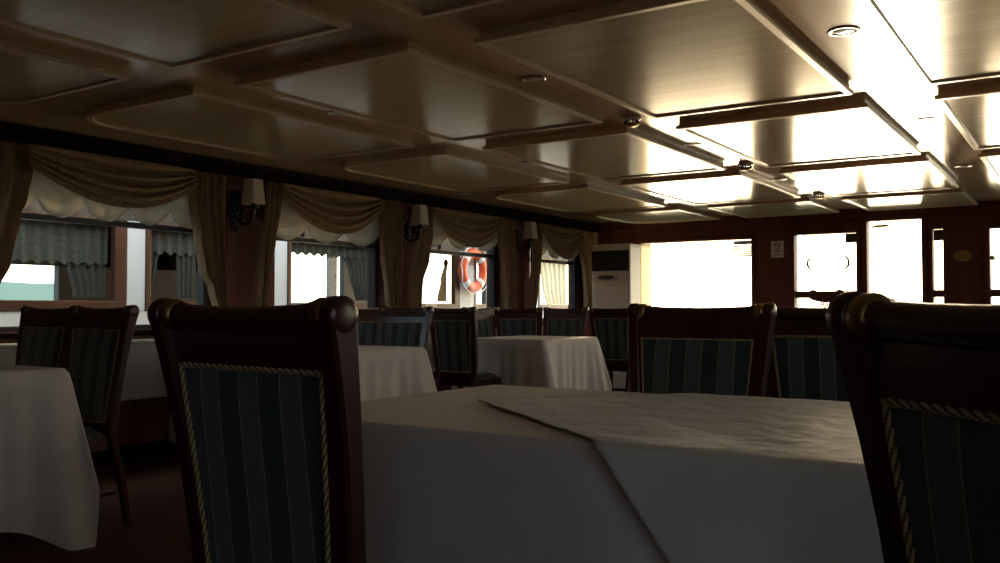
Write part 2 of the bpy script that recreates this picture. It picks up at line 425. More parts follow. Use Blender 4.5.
# ------------------------------------------------------- ceiling fittings
def downlight():
    r = empty('downlight')
    m = MB(); m.lathe([(.047,0),(.063,0),(.065,-.003),(.061,-.006),(.050,-.005),(.047,0)], n=32); m.build('trim_ring', M['metal'], r)
    m = MB(); m.lathe([(.047,-.001),(.04,-.004),(.02,-.006),(.003,-.007)], n=32); m.build('lens', M['lens'], r)
    return r
dl = downlight(); first = True
DL = [(-.85,3.86,'largest round downlight, in the brightest ceiling channel'),(-.85,5.96,'second downlight along the brightest ceiling channel, washed out by glare'),(-.87,8.08,'farthest downlight in the bright ceiling channel, near the end wall'),
      (-2.33,3.82,'downlight in the middle ceiling channel before the first domed detector'),(-2.33,5.96,'downlight in the middle ceiling channel between two detectors'),(-2.32,7.99,'farthest downlight of the middle ceiling channel'),
      (-3.69,3.85,'nearer downlight in the dim channel between the two left panel rows'),(-3.69,6.0,'farther downlight in the dim channel between the two left panel rows'),(-5.22,4.35,'dark downlight by the cornice above the first curtained lamp'),(-5.22,7.25,'dark downlight by the cornice above the third window')]
for x, y, lab in DL:
    o = dl if first else copy_tree(dl); first = False
    o.location = (x, y, ZC); tag(o, lab, 'ceiling light', 'recessed ceiling downlights')
def detector():
    r = empty('smoke_detector')
    m = MB(); m.lathe([(.055,0),(.06,-.006),(.058,-.018),(.04,-.022)], n=24); m.build('base', M['plastic'], r)
    m = MB()
    for k in range(14):
        a = 2*PI*k/14; c, s_ = math.cos(a), math.sin(a)
        m.tube([(.036*c,.036*s_,-.02),(.044*c,.044*s_,-.034),(.04*c,.04*s_,-.046)], .004, 6)
    m.build('louvre_cage', M['iron'], r)
    m = MB(); m.lathe([(.042,-.044),(.045,-.049),(.03,-.058),(.003,-.061)], n=24); m.build('cap', M['brass'], r)
    return r
sd = detector(); first = True
for x, y, lab in [(-2.30,4.90,'nearest domed smoke detector at a ceiling channel crossing'),(-2.28,6.95,'second domed smoke detector farther along the middle channel'),(-2.27,9.15,'farthest domed smoke detector, near the end wall')]:
    o = sd if first else copy_tree(sd); first = False
    o.location = (x, y, ZC); tag(o, lab, 'smoke detector', 'ceiling smoke detectors')

# ---------------------------------------------------------------- curtains
XC = XL+.105
def drape(name, tab, nf, seed, label, depth=.035, z0=None):
    """tab: (z, yl, yr) rows; gathered hanging side curtain"""
    rnd = random.Random(seed); ph = rnd.random()*6; zs = [r[0] for r in tab]; za, zb = max(zs), min(zs)
    m = MB(); P = []; nu = nf*10+1; nz = 44
    for i in range(nz+1):
        z = lerp(za, zb, i/nz); yl, yr = interp(tab, z); row = []
        for j in range(nu):
            u = j/(nu-1); w = 2*PI*nf*u+ph
            x = XC + depth*(math.sin(w)+.35*math.sin(2.3*w+1+2*z)) + .012*math.sin(5*z+seed)
            y = lerp(yl, yr, u) + .010*math.sin(w*1.0+1.2)
            row.append((x, y, z))
        P.append(row)
    m.grid(P)
    o = solid(m.build(name, M['damask']), .004)
    return tag(o, label, 'curtain', 'side drapes of the windows')
def swag(label, y0, y1, ztop, sag, end, seed):
    r = empty('swag_valance', (XC, (y0+y1)/2, ztop)); tag(r, label, 'valance', 'swagged valances over the windows')
    hw = (y1-y0)/2; m = MB(); P = []; ns, nt = 40, 48; rnd = random.Random(seed)
    asym = .06
    for i in range(nt+1):
        t = i/nt; row = []
        for j in range(ns+1):
            s = j/ns; q = 2*s-1; qq = q-asym*(1-q*q); cat = 1-qq*qq
            z = -t*end - (t**.9)*sag*max(cat,0)
            fold = (lambda f_: math.copysign(abs(f_)**.7, f_))(math.sin(2*PI*(3.6*t**1.25+.1*math.sin(seed))))*(1-.6*t*t)
            x = .055 + .04*t + .038*fold*(.35+.65*max(cat,0)**.5) + .006*math.sin(9*s+seed)
            row.append((x, q*hw, z))
        P.append(row)
    m.grid(P)
    solid(m.build('swag', M['damask'], r), .004)
    fr = MB(); Q = []
    base = P[-1]
    nn = 260; A = []; B = []
    for k in range(nn+1):
        f = k/nn*ns; j = min(int(f), ns-1); t = f-j
        p = [lerp(base[j][c], base[j+1][c], t) for c in range(3)]; w = .004*math.sin(k*2.1)
        A.append((p[0]+.004, p[1], p[2]+.012)); B.append((p[0]+.006+w, p[1], p[2]-.030-.004*math.sin(k*1.3)))
    fr.grid([A, B]); solid(fr.build('fringe', M['fringe'], r), .006)
    return r
def sheer(label, y0, y1, ztop, zb, n, depth, seed):
    m = MB(); P = []; ns, nt = n*18, 20
    for i in range(nt+1):
        t = i/nt; row = []
        for j in range(ns+1):
            s = j/ns; c = abs(math.sin(PI*n*s+.25))
            bot = zb + depth*(1-c**.65)
            z = lerp(ztop, bot, t)
            x = XL+.025 + .008*math.sin(2*PI*n*s*2+3*t)*(.3+t) + .012*math.sin(2*PI*3*t)*t*c
            row.append((x, lerp(y0, y1, s), z))
        P.append(row)
    m.grid(P)
    return tag(solid(m.build('sheer_curtain', M['sheer']), .002), label, 'sheer curtain', 'scalloped sheers under the valances')
ZT = CZ-.09
A1 = [(ZT,2.10,3.04),(HC+.85,2.10,3.03),(HC+.70,2.10,3.00),(HC+.55,2.15,2.95),(HC+.30,2.2,2.90),(HC+.1,2.3,2.82),(HC-.15,2.35,2.75)]
drape('drape', A1, 6, 1, 'wide dark gold drape left of the widest side window')
ordn = ['first (leftmost)', 'second', 'third', 'fourth (farthest)']
swag('widest brown swag valance, over the leftmost window', 2.96, 4.20, ZT, .20, .10, 1)
sheer('widest scalloped sheer, under the leftmost valance', 2.80, 4.45, ZT-.04, HC+.59, 5, .13, 1)
drape('drape', [(ZT,4.22,4.54),(HC+.80,4.22,4.54),(HC+.55,4.26,4.54),(HC+.28,4.30,4.54),(HC+.15,4.38,4.53),(HC-.05,4.44,4.53),(HC-.15,4.45,4.53)], 4, 2, 'brown drape just left of the first wall lamp')
drape('drape', [(ZT,4.93,5.06),(HC+.80,4.92,5.06),(HC+.55,4.90,5.02),(HC+.3,4.87,4.96),(HC+.05,4.85,4.92),(HC-.15,4.84,4.91)], 2, 3, 'narrow drape between the first wall lamp and the second window')
swag('brown swag valance over the second window from the left', 5.03, 6.21, ZT, .235, .10, 2)
sheer('scalloped sheer hanging in the second window from the left', 5.02, 6.40, ZT-.04, HC+.57, 3, .13, 2)
drape('drape', [(ZT,6.25,6.57),(HC+.75,6.28,6.57),(HC+.5,6.32,6.57),(HC+.2,6.39,6.56),(HC-.15,6.43,6.56)], 4, 4, 'brown drape right of the second window, before the second wall lamp')
drape('drape', [(ZT,6.88,7.06),(HC+.75,6.87,7.06),(HC+.5,6.84,7.02),(HC+.25,6.80,6.93),(HC-.15,6.78,6.90)], 2, 5, 'narrow drape between the second wall lamp and the life ring window')
swag('brown swag valance over the life ring window', 7.0, 8.20, ZT, .24, .10, 3)
sheer('scalloped sheer in the window with the life ring', 7.0, 8.40, ZT-.04, HC+.63, 3, .13, 3)
drape('drape', [(ZT,8.28,8.58),(HC+.75,8.30,8.58),(HC+.4,8.34,8.58),(HC+.1,8.40,8.57),(HC-.15,8.44,8.57)], 4, 6, 'brown drape right of the life ring window')
drape('drape', [(ZT,8.98,9.16),(HC+.75,8.97,9.17),(HC+.5,8.95,9.12),(HC+.2,8.92,9.06),(HC-.15,8.90,9.0)], 2, 7, 'narrow drape between the third wall lamp and the last side window')
swag('brown swag valance over the last side window', 9.1, 10.08, ZT, .27, .10, 4)
sheer('scalloped sheer in the last side window', 9.1, 10.28, ZT-.04, HC+.62, 3, .13, 4)
drape('drape', [(ZT,10.08,10.58),(HC+.5,10.22,10.62),(HC+.1,10.26,10.60),(HC-.15,10.28,10.60)], 4, 8, 'brown drape in the corner beside the air conditioner')

# hanging bead in the third window
e = empty('hanging_bead', (XL+.02, 7.42, HC+.57)); tag(e, 'small dark bead hanging on a cord in the life ring window', 'ornament')
m = MB(); m.tube([(0,0,0),(0,0,-.06)], .003, 6); m.build('cord', M['black'], e)
m = MB(); m.lathe([(.004,-.055),(.018,-.07),(.026,-.095),(.02,-.12),(.004,-.135)], n=16); m.build('bead', M['bead'], e)

# ------------------------------------------------------------------ sconces
def sconce():
    r = empty('wall_lamp')
    m = MB()
    m.grid([[(h, q*.06*math.cos(a)*(1+.25*math.cos(4*a)), .02+q*.16*math.sin(a)*(1+.12*math.cos(6*a))) for a in [2*PI*k/40 for k in range(40)]] for q, h in ((1,.0),(1,.010),(.8,.02),(.35,.03),(.05,.034))], 0, True, False, True)
    for sg in (-1,1):
        m.tube([(.02, sg*(.055+.028*math.sin(k*.5)), .11-.016*k) for k in range(12)], .010, 8)
        m.tube([(.02, sg*(.045+.03*(1-k/16)*math.cos(k*.5)), .15+.03*(1-k/16)*math.sin(k*.5)) for k in range(14)], .007, 8)
    m.build('backplate', M['iron'], r)
    m = MB()
    m.tube([(.03,0,-.02),(.08,0,-.075),(.14,0,-.09),(.20,0,-.065),(.22,0,-.01),(.22,0,.04)], .015, 10)
    m.tube([(.07+.05*(1-k/22)*math.cos(k*.4+2), 0, -.02+.05*(1-k/22)*math.sin(k*.4+2)) for k in range(20)], .007, 8)
    m.tube([(.15+.055*(1-k/22)*math.cos(k*.4+4), 0, -.04+.055*(1-k/22)*math.sin(k*.4+4)) for k in range(20)], .007, 8)
    m.build('scroll_arm', M['iron'], r)
    m = MB(); m.lathe([(.006,.02),(.04,.03),(.045,.045),(.018,.05),(.016,.13),(.004,.135)], (.22,0,0), n=16); m.build('candle_cup', M['iron'], r)
    m = MB()
    rings = []
    for z, a in ((.06,.062),(.25,.047)):
        rings.append([(.22+sx*a, sy*a, z) for sx, sy in ((-1,-1),(-.85,-1.05),(.85,-1.05),(1,-1),(1.05,-.85),(1.05,.85),(1,1),(.85,1.05),(-.85,1.05),(-1,1),(-1.05,.85),(-1.05,-.85))])
    m.grid(rings, 0, False, False, True)
    solid(m.build('lamp_shade', M['shade'], r), .003)
    return r
sn = sconce(); first = True
for y, lab in [(4.68,'nearest wrought iron wall lamp with square cream shade, right of the widest window'),(6.71,'middle wrought iron wall lamp, left of the life ring window'),(8.72,'farthest wrought iron wall lamp, left of the last side window')]:
    o = sn if first else copy_tree(sn); first = False
    o.location = (XL+.02, y, HC+.74); tag(o, lab, 'wall lamp', 'shaded wall lamps between the windows')

# ----------------------------------------------------------- air conditioner
e = empty('air_conditioner', (-4.98, 10.0, 0)); tag(e, 'tall ivory floor standing air conditioner in the far corner', 'air conditioner')
m = MB(); m.bbox(-.26,.26,0,.30,.02,HC+.77,.012); m.bbox(-.25,.25,.01,.29,0,.03,.004)
m.bbox(-.27,.27,-.012,.31,HC+.765,HC+.80,.010)
m.build('cabinet', M['plastic'], e)
m = MB(); m.bbox(-.262,.245,-.014,.01,HC+.47,HC+.72,.006)
for k in range(9): m.bbox(-.25,.235,-.024,-.012,HC+.49+k*.025,HC+.497+k*.025,.002)
m.build('air_grille', M['grille'], e)
m = MB(); m.grid([[(-.06+q*.165*math.cos(a), -h, HC+.385+q*.045*math.sin(a)) for a in [2*PI*k/32 for k in range(32)]] for q, h in ((1,0),(1,.008),(.9,.012),(.03,.012))], 0, False, False, True)
p = m.build('control_panel', M['metal'], e)
m = MB(); m.grid([[(-.06+q*.115*math.cos(a), -.012-h, HC+.388+q*.026*math.sin(a)) for a in [2*PI*k/32 for k in range(32)]] for q, h in ((1,0),(1,.003),(.03,.003))], 0, False, False, True)
m.build('display', M['grille'], p)
m = MB(); m.bbox(-.22,.22,-.008,.004,.12,HC+.30,.005)
for k in range(8): m.bbox(-.20,.20,-.014,-.006,.16+k*.03,.172+k*.03,.002)
m.build('front_panel', M['plastic'], e)

# -------------------------------------------------------------------- chair
TOPZ = HC+.0
def yback(z):      # centre line of the raked back
    t = (z-.45)/(1.04-.45)
    return .068*(1-max(t,0)**1.15) if z >= .45 else lerp(-.03, .068, (z/.45)**1.3)
def halfw(z):      # outer half width of the back
    return lerp(.214, .265, max(0, min(1, (z-.40)/.64)))
PW = .044
def rope(path_fn, length, r, n=12, pitch=.024, strands=3, step=.0019):
    m = MB(); K = int(length/step); rings = []
    pts = [Vector(path_fn(k/K)) for k in range(K)]
    for i, p in enumerate(pts):
        t = (pts[(i+1)%K]-pts[i-1]).normalized(); u = Vector((0,1,0)); u = (u-t*u.dot(t)).normalized(); w = t.cross(u)
        ph = 2*PI*i*step/pitch
        rings.append([p + (u*math.cos(a)+w*math.sin(a))*(r*(1+.20*math.cos(strands*(a-ph/strands*1.0)))) for a in [2*PI*k/n for k in range(n)]])
    vs = [q for R in rings for q in R]; F = []; MI = []
    for i in range(K):
        for j in range(n):
            a = i*n+j; b = i*n+(j+1)%n; c = ((i+1)%K)*n+(j+1)%n; d = ((i+1)%K)*n+j
            ang = 2*PI*(j+.5)/n; ph = 2*PI*(i+.5)*step/pitch
            g = math.cos(strands*(ang-ph/strands))
            F.append((a,b,c,d)); MI.append(0 if g > -.25 else 1)
    m.v = [tuple(q) for q in vs]; m.f = [list(f) for f in F]; m.m = MI; m.sm = [True]*len(F)
    return m
ZF0, ZF1 = .50, HC-.105          # upholstered field of the back
def fieldhw(z): return halfw(z)-PW-.012
def make_chair():
    r = empty('dining_chair')
    # posts = rear legs that run up into the back
    zs = [0,.1,.2,.3,.38,.45,.52,.6,.7,.8,.9,.97,1.01,1.042]
    for sg in (-1,1):
        m = MB(); secs = []
        for z in zs:
            w = PW if z >= .45 else lerp(.036, PW, z/.45); d = (.040+.018*max(0,(z-.80)/.25)**1.5) if z > .4 else .034
            xo = sg*halfw(z); xi = sg*(halfw(z)-w); y = yback(z)-.012*max(0,(z-.80)/.25)**1.5; b = .006
            secs.append([(xo,y-d/2+b,z),(xo-sg*b,y-d/2,z),(xi+sg*b,y-d/2,z),(xi,y-d/2+b,z),(xi,y+d/2-b,z),(xi+sg*b,y+d/2,z),(xo-sg*b,y+d/2,z),(xo,y+d/2-b,z)])
        m.sweep(secs, 0, False)
        # scroll at the head of the post
        xc = sg*(.250)
        m.lathe([(.004,-.018),(.027,-.018),(.031,-.014),(.031,.010),(.028,.014),(.016,.0165),(.003,.017)] if sg > 0 else [(.003,-.017),(.016,-.0165),(.028,-.014),(.031,-.010),(.031,.014),(.027,.018),(.004,.018)], (xc, -.012, 1.050), 'x', 24)
        m.build('post', M['chairwood'], r)
        bnd = MB(); x0 = sg*.216
        bnd.lathe([(.020,-.017),(.0265,-.015),(.029,-.006),(.029,.006),(.0265,.015),(.020,.017)], (x0, -.012, 1.050), 'x', 24)
        bnd.build('brass_band', M['brass'], r)
    m = MB()                                   # crest: board and turned roll
    n = 30; A = []
    for k in range(n+1):
        q = -1+2*k/n; x = q*.2; z1 = 1.050-.006*(1-q*q)
        secs = []
        yb = yback(ZF1); hw = q*(halfw(.98)-PW*.6)
        A.append([(hw, yback(ZF1-.004)-.017, ZF1-.004), (hw, yback(1.0)-.017, 1.0), (x, -.014, z1), (x, .010, z1), (hw, yback(1.0)+.017, 1.0), (hw, yback(ZF1)+.017, ZF1-.004)])
    m.sweep(A, 0, False)
    R = [(-1+2*k/40) for k in range(41)]
    m.tube([(q*.2, -.012, 1.048-.006*(1-q*q)) for q in R], [.0225+.0045*max(0, 1-((abs(q)-.965)/.035)**2) if abs(q) > .93 else .0225 for q in R], 16)
    m.build('crest_rail', M['chairwood'], r)
    m = MB(); y0 = yback(.47); m.bbox(-halfw(.47)+PW*.7, halfw(.47)-PW*.7, y0-.016, y0+.016, .435, ZF0+.004, .005); m.build('lower_rail', M['chairwood'], r)
    # upholstered back, both faces softly domed
    m = MB()
    for sg in (-1,1):
        P = []; nu, nv = 16, 20
        for i in range(nv+1):
            z = lerp(ZF0, ZF1, i/nv); row = []
            for j in range(nu+1):
                u = -1+2*j/nu; v = -1+2*i/nv
                dome = (1-u**6)*(1-v**6)
                row.append((u*fieldhw(z), yback(z)+sg*(.014+(.006 if sg < 0 else .018)*dome), z))
            P.append(row)
        m.grid(P)
    # solid surround that holds the two faces together (inside the frame)
    secs = []
    m.build('backrest', M['stripe'], r)
    for sg in (-1,1):                          # wood infill beside the fabric
        m = MB(); secs = []
        for k in range(13):
            z = lerp(ZF0, ZF1, k/12); xa = sg*(fieldhw(z)-.004); xb = sg*(halfw(z)-PW+.004); y = yback(z)
            secs.append([(xa,y-.0165,z),(xb,y-.0165,z),(xb,y+.0165,z),(xa,y+.0165,z)])
        m.sweep(secs); m.build('side_rail', M['chairwood'], r)
    # rope piping round the fabric, back face and front face
    per = [(-fieldhw(ZF0),ZF0),(fieldhw(ZF0),ZF0),(fieldhw(ZF1),ZF1),(-fieldhw(ZF1),ZF1)]
    seg = [math.dist(per[k], per[(k+1)%4]) for k in range(4)]; tot = sum(seg)
    for sg in (-1,1):
        def fn(t, sg=sg):
            d = t*tot
            for k in range(4):
                if d <= seg[k] or k == 3:
                    f = min(d/seg[k],1); x = lerp(per[k][0], per[(k+1)%4][0], f); z = lerp(per[k][1], per[(k+1)%4][1], f); break
                d -= seg[k]
            return (x, yback(z)+sg*.0175, z)
        if sg < 0: mm = rope(fn, tot, .0046, 12, .019, 3, .0016)
        else: mm = rope(fn, tot, .0036, 8, .03, 3, .004)
        mm.build('rope_piping', [M['gold'], M['gold2']], r)
    # seat
    m = MB()
    sy0, sy1 = .085, .44
    def wy(y): return lerp(.200, .235, (y-sy0)/(sy1-sy0))
    secs = []
    for y in (sy0, (sy0+sy1)/2, sy1):
        w = wy(y); secs.append([(-w,y,.37),(w,y,.37),(w,y,.435),(-w,y,.435)])
    m.sweep(secs); m.build('seat_frame', M['chairwood'], r)
    m = MB(); P = []
    for i in range(15):
        v = -1+2*i/14; y = lerp(sy0+.005, sy1-.002, i/14); row = []
        for j in range(17):
            u = -1+2*j/16; ed = max(0,(1-abs(u)**5))*max(0,(1-abs(v)**5))
            row.append((u*(wy(y)-.004), y, .434+.055*ed**.5))
        P.append(row)
    m.grid(P); m.build('seat', M['stripe'], r)
    for sg in (-1,1):
        m = MB(); x = sg*.205; y = .41
        m.sweep([[(x+a*w, y+b*w, z) for a, b in ((-1,-.7),(-.7,-1),(.7,-1),(1,-.7),(1,.7),(.7,1),(-.7,1),(-1,.7))] for z, w in ((0,.013),(.02,.015),(.25,.020),(.31,.026),(.33,.021),(.38,.026))])
        m.build('leg', M['chairwood'], r)
    m = MB(); m.bbox(-.19,.19,.235,.26,.14,.17,.004)
    for sg in (-1,1): m.tube([(sg*.185,.03,.155),(sg*.2,.41,.155)], .012, 8)
    m.build('stretcher', M['chairwood'], r)
    return r
chair = make_chair(); used = [False]
def place(cx, y, rz, label):
    o = copy_tree(chair) if used[0] else chair
    used[0] = True
    o.location = (cx, y, 0); o.rotation_euler = (0,0,rz)
    tag(o, label, 'chair', 'striped dining chairs')
    return o
place(-1.245, 1.08, math.radians(-5), 'large foreground chair at left, seen from behind with its striped back toward the viewer')
th = math.atan2(.68, .73)
place(-.053, .964, -math.radians(44), 'angled foreground chair at the right edge with thick twisted gold piping')
place(-1.165, 3.02, PI, 'striped chair facing the viewer across the near table, left of its neighbour')
place(-.845, 3.50, 0, 'striped chair partly hidden behind the angled foreground chair, under the carved end window')
place(-4.25, 2.72, PI, 'dark chair behind the nearest left table, the right one of the pair')
place(-4.87, 2.80, PI, 'dark chair behind the nearest left table, the left one of the pair')
place(-4.52, 5.47, PI, 'dark chair behind the second draped table from the left, nearer its free corner')
place(-5.03, 5.55, PI, 'chair beside the big foreground chair post, mostly hidden, under the second window')
place(-4.78, 6.45, 0, 'black looking chair seen from behind, in front of the pale pink lit table')
place(-5.20, 8.22, .35, 'dark chair with one bright lit edge behind the pale lit table')
place(-5.36, 7.70, -PI/2, 'reddish chair seen nearly edge on at the wall end of the pale lit table')
place(-4.70, 8.36, PI, 'striped chair behind the pale lit table, nearest its free corner')
place(-4.46, 8.95, 0, 'tall dim chair right of the pale lit table corner, before the air conditioner')
place(-4.22, 9.62, 0, 'far chair silhouetted under the wide end window, left one')
place(-3.60, 9.70, 0, 'far chair silhouetted under the wide end window, right one')
place(-.55, 6.6, PI, 'chair behind the angled foreground chair, its top edge just showing over the rail')

# ------------------------------------------------------------ tables, cloths
def dining_table(x0, x1, y0, y1, z, label):
    e = empty('dining_table', ((x0+x1)/2, (y0+y1)/2, 0)); tag(e, label, 'table')
    hx, hy = (x1-x0)/2-.02, (y1-y0)/2-.02
    m = MB(); m.bbox(-hx,hx,-hy,hy,z-.045,z-.012,.006); m.build('tabletop', M['chairwood'], e)
    m = MB(); m.bbox(-hx+.1,hx-.1,-hy+.1,hy-.1,z-.12,z-.045,.004); m.build('apron', M['chairwood'], e)
    for sx in (-1,1):
        for sy in (-1,1):
            m = MB(); m.sweep([[(sx*(hx-.14)+a*w, sy*(hy-.14)+b*w, zz) for a, b in ((-1,-1),(1,-1),(1,1),(-1,1))] for zz, w in ((0,.02),(z-.3,.03),(z-.045,.033))]); m.build('leg', M['chairwood'], e)
    return e
def cloth(x0, x1, y0, y1, z, drops, label, seed, flare=(.06,.06), extra=.06, amp=.016, fold=.17):
    """drops: (near, right, far, left)"""
    rnd = random.Random(seed); r = .03
    pts = []
    def side(ax, ay, bx, by, nx, ny, si):
        Lh = math.hypot(bx-ax, by-ay); n = max(8, int(Lh/.02))
        for k in range(n): pts.append((lerp(ax,bx,k/n), lerp(ay,by,k/n), nx, ny, si, k/n*Lh, Lh))
    def corner(cx, cy, a0, si):
        for k in range(8):
            a = a0+PI/2*k/8; pts.append((cx+r*math.cos(a), cy+r*math.sin(a), math.cos(a), math.sin(a), si+k/8, None, None))
    side(x0+r,y0,x1-r,y0,0,-1,0); corner(x1-r,y0+r,-PI/2,0)
    side(x1,y0+r,x1,y1-r,1,0,1); corner(x1-r,y1-r,0,1)
    side(x1-r,y1,x0+r,y1,0,1,2); corner(x0+r,y1-r,PI/2,2)
    side(x0,y1-r,x0,y0+r,-1,0,3); corner(x0+r,y0+r,PI,3)
    D = list(drops)+[drops[0]]
    phs = [rnd.random()*6 for _ in range(4)]
    inner = []; rows = [[] for _ in range(16)]
    s_acc = 0; prev = None
    for (x, y, nx, ny, si, s, Lh) in pts:
        if prev: s_acc += math.hypot(x-prev[0], y-prev[1])
        prev = (x, y)
        i = int(si)%4
        if s is None:
            cd = 0; f = si-int(si); nxt = D[(i+1)%4]; f2 = f
            drop = lerp(D[i], nxt, f*f*(3-2*f)) if D[i] >= nxt else lerp(D[i], nxt, f*f*(3-2*f))
        else:
            cd = min(s, Lh-s); drop = D[i]
            # a short side keeps some of its longer neighbour's length close to the corner
            pv, nx_ = D[(i-1)%4], D[(i+1)%4]
        c = math.exp(-(cd/.15)**2)
        if drop < .4: c *= .35
        w = 2*PI*s_acc/fold
        fo = math.sin(w+phs[0]+.8*math.sin(w*.31+phs[1]))*.6+.5*math.sin(w*.47+phs[2])
        for k in range(16):
            t = k/15
            zz = z - .004*(k == 0) - t*(drop + c*extra)
            o = (0 if k else -.004) + .010*min(1,t*12) + (t**.8)*(amp*fo*(1 if s is not None else .3)) + t*.012
            fx, fy = flare[0]*c*t, flare[1]*c*t
            rows[k].append((x+nx*o+(fx if nx > .02 else -fx if nx < -.02 else 0)*(1 if s is None else abs(nx)), y+ny*o+(fy if ny > .02 else -fy if ny < -.02 else 0)*(1 if s is None else abs(ny)), zz))
        inner.append((x-nx*.012, y-ny*.012, z))
    m = MB(); m.grid([inner]+rows, 0, True, False, True); m.add(inner, [tuple(range(len(inner)))], 0, True)
    o = m.build('tablecloth', M['cloth'])
    return tag(o, label, 'tablecloth', 'white tablecloths')
ZT_ = HC-.277
TABS = [
 ((-1.86, 1.10, 1.66, 2.76), ZT_, (.66,.30,.28,.30), 'large near table under a white cloth with a satin overlay', 'white cloth on the large near table, hanging long toward the viewer', 1, (.03,.0), .02, .006, .45),
 ((-5.40,-3.95, 1.40, 2.37), ZT_+.005, (.64,.68,.28,.28), 'nearest left table, draped in a dim white cloth', 'dim white cloth on the nearest left table, one long corner almost touching the floor', 2, (.19,.03), .13, .014, .16),
 ((-5.40,-4.07, 4.10, 5.18), ZT_, (.62,.66,.28,.28), 'second draped table on the left, behind the big foreground chair', 'pleated white cloth on the second left table, beside the big foreground chair', 3, (.12,.02), .05, .017, .15),
 ((-5.02,-4.17, 7.00, 8.08), ZT_, (.66,.68,.28,.28), 'third left table, draped in a pinkish lit cloth', 'pinkish sunlit pleated cloth on the third left table, beyond the near table', 4, (.14,.02), .06, .018, .14),
 ((-1.45, 1.15, 4.02, 5.10), ZT_, (.28,.3,.28,.3), 'table hidden behind the chairs across the near table', 'white cloth on the table hidden behind the chairs', 5, (.03,.02), .03, .014, .17),
]
for (x0,x1,y0,y1), z, dr, l1, l2, sd_, fl, ex, am, fo in TABS:
    dining_table(x0, x1, y0, y1, z, l1)
    cloth(x0, x1, y0, y1, z, dr, l2, sd_, fl, ex, am, fo)

# satin overlay: a square laid cornerwise over the near table, hanging over its front edge
def overlay():
    x0, x1, y0, y1 = -1.86, 1.10, 1.66, 2.76
    px, py = -1.53, 2.195; ca, sa = math.cos(math.radians(39)), math.sin(math.radians(39)); su, sv = 1.67, 1.25; zt = ZT_+.004; n = 150
    yf, yb = y0-.012, y1+.012; rr = .012
    def fold_(x, y):
        wr = .35*noise.noise(Vector((x*9+y*5, y*9-x*4, 1)))+.25*noise.noise(Vector((x*24-y*10, y*20+x*12, 4)))+1.0*max(0, .16-abs(noise.noise(Vector((x*6+y*5, y*7-x*5, 9)))))+.7*max(0, .12-abs(noise.noise(Vector((x*9-y*8, y*10+x*7, 5)))))
        if y >= yf+rr and y <= yb-rr:
            edge = min(1, max(0, min(y-yf, yb-y)/.06))
            return (x, y, zt+.0085*max(0, wr+.25)*edge+.0006)
        if y < yf+rr:
            d = (yf+rr)-y; sgn = 1; e = yf+rr
        else:
            d = y-(yb-rr); sgn = -1; e = yb-rr
        q = rr*PI/2
        if y < yf+rr: x -= .47*max(0, d-rr)
        w2 = .006*noise.noise(Vector((x*5, d*5, 7)))
        if d < q:
            a = d/rr; return (x, e-sgn*(rr+.010)*math.sin(a), zt-rr*(1-math.cos(a)))
        return (x, e-sgn*(rr+.010+.006*min(1,(d-q)*6)+max(-.001,w2*.7)), zt-rr-(d-q))
    P = []
    for i in range(n+1):
        row = []
        for j in range(n+1):
            a, b = i/n, j/n
            row.append(fold_(px+a*su*ca+b*sv*sa, py-a*su*sa+b*sv*ca))
        P.append(row)
    m = MB(); m.grid(P)
    o = solid(m.build('table_overlay', M['satin']), .002, 1)
    tag(o, 'ivory satin square laid cornerwise on the near table, hanging over its front', 'tablecloth')
    hm = MB()
    for line in ([P[i][0] for i in range(n+1)], [P[i][n] for i in range(n+1)], P[0], P[n]):
        hm.tube([(p[0], p[1], p[2]+.0015) for p in line], 0.0014, 6)
    hm.build('hem', M['hem'], o)
overlay()

# ------------------------------------------------------------------ outside
m = MB(); m.add([(-900,-600,-2.2),(600,-600,-2.2),(600,900,-2.2),(-900,900,-2.2)], [(0,1,2,3)])
struct(m.build('sea', M['sea']), 'pale green sea beyond the moored boat', 'sea')
m = MB(); n = 90; A = []; B = []; C_ = []
for k in range(n+1):
    y = -250+520*k/n; hgt = HC+13.0+1.2*noise.noise(Vector((k*.23,0,0)))+.8*noise.noise(Vector((k*.9,3,0)))
    A.append((-405,y,-3)); B.append((-440,y,hgt)); C_.append((-600,y,-3))
m.grid([A,B,C_])
struct(m.build('far_shore', M['hill']), 'pale hazy shoreline across the water', 'shore')
m = MB(); m.box(XL-.2, XR+.2, YB+.12, YB+.62, -.12, -.02)
struct(m.build('deck', M['deck']), 'sunlit stern deck outside the doorway', 'deck')

# boat moored alongside, seen through the side windows
bx = -7.1
e = empty('moored_boat', (bx, 7, 0)); tag(e, 'excursion boat moored alongside, its lace curtained windows filling the side windows', 'boat')
def part(mb, name, mt, par=None):
    o = mb.build(name, mt, par or e); o.location = (-bx, -7, 0) if par is None else (0,0,0); return o
posts = [3.07, 4.78, 6.48, 8.19, 9.75, 11.6, 13.3]
m = MB()
for i, y in enumerate(posts): m.bbox(bx-.08, bx, y, y+(.19 if i != 4 else .34), HC-.02, HC+.78, .008)
part(m, 'window_post', M['palepost'])
m = MB(); m.box(bx-.08, bx, 1, 15, HC-.25, HC-.02); part(m, 'side_panel', M['white'])
m = MB(); m.box(bx-.08, bx, 1, 15, -2.0, HC-.25); part(m, 'hull', M['darkboat'])
m = MB(); m.box(bx-.08, bx, 1, 15, HC+.78, HC+1.5); part(m, 'upper_panel', M['darkboat'])
m = MB(); m.box(bx-3.2, bx+.25, 1, 15, HC+1.5, HC+1.6); part(m, 'canopy_roof', M['white'])
m = MB(); m.box(bx-3.2, bx-.08, 1, 15, -.1, 0); part(m, 'cabin_floor', M['darkboat'])
m = MB()
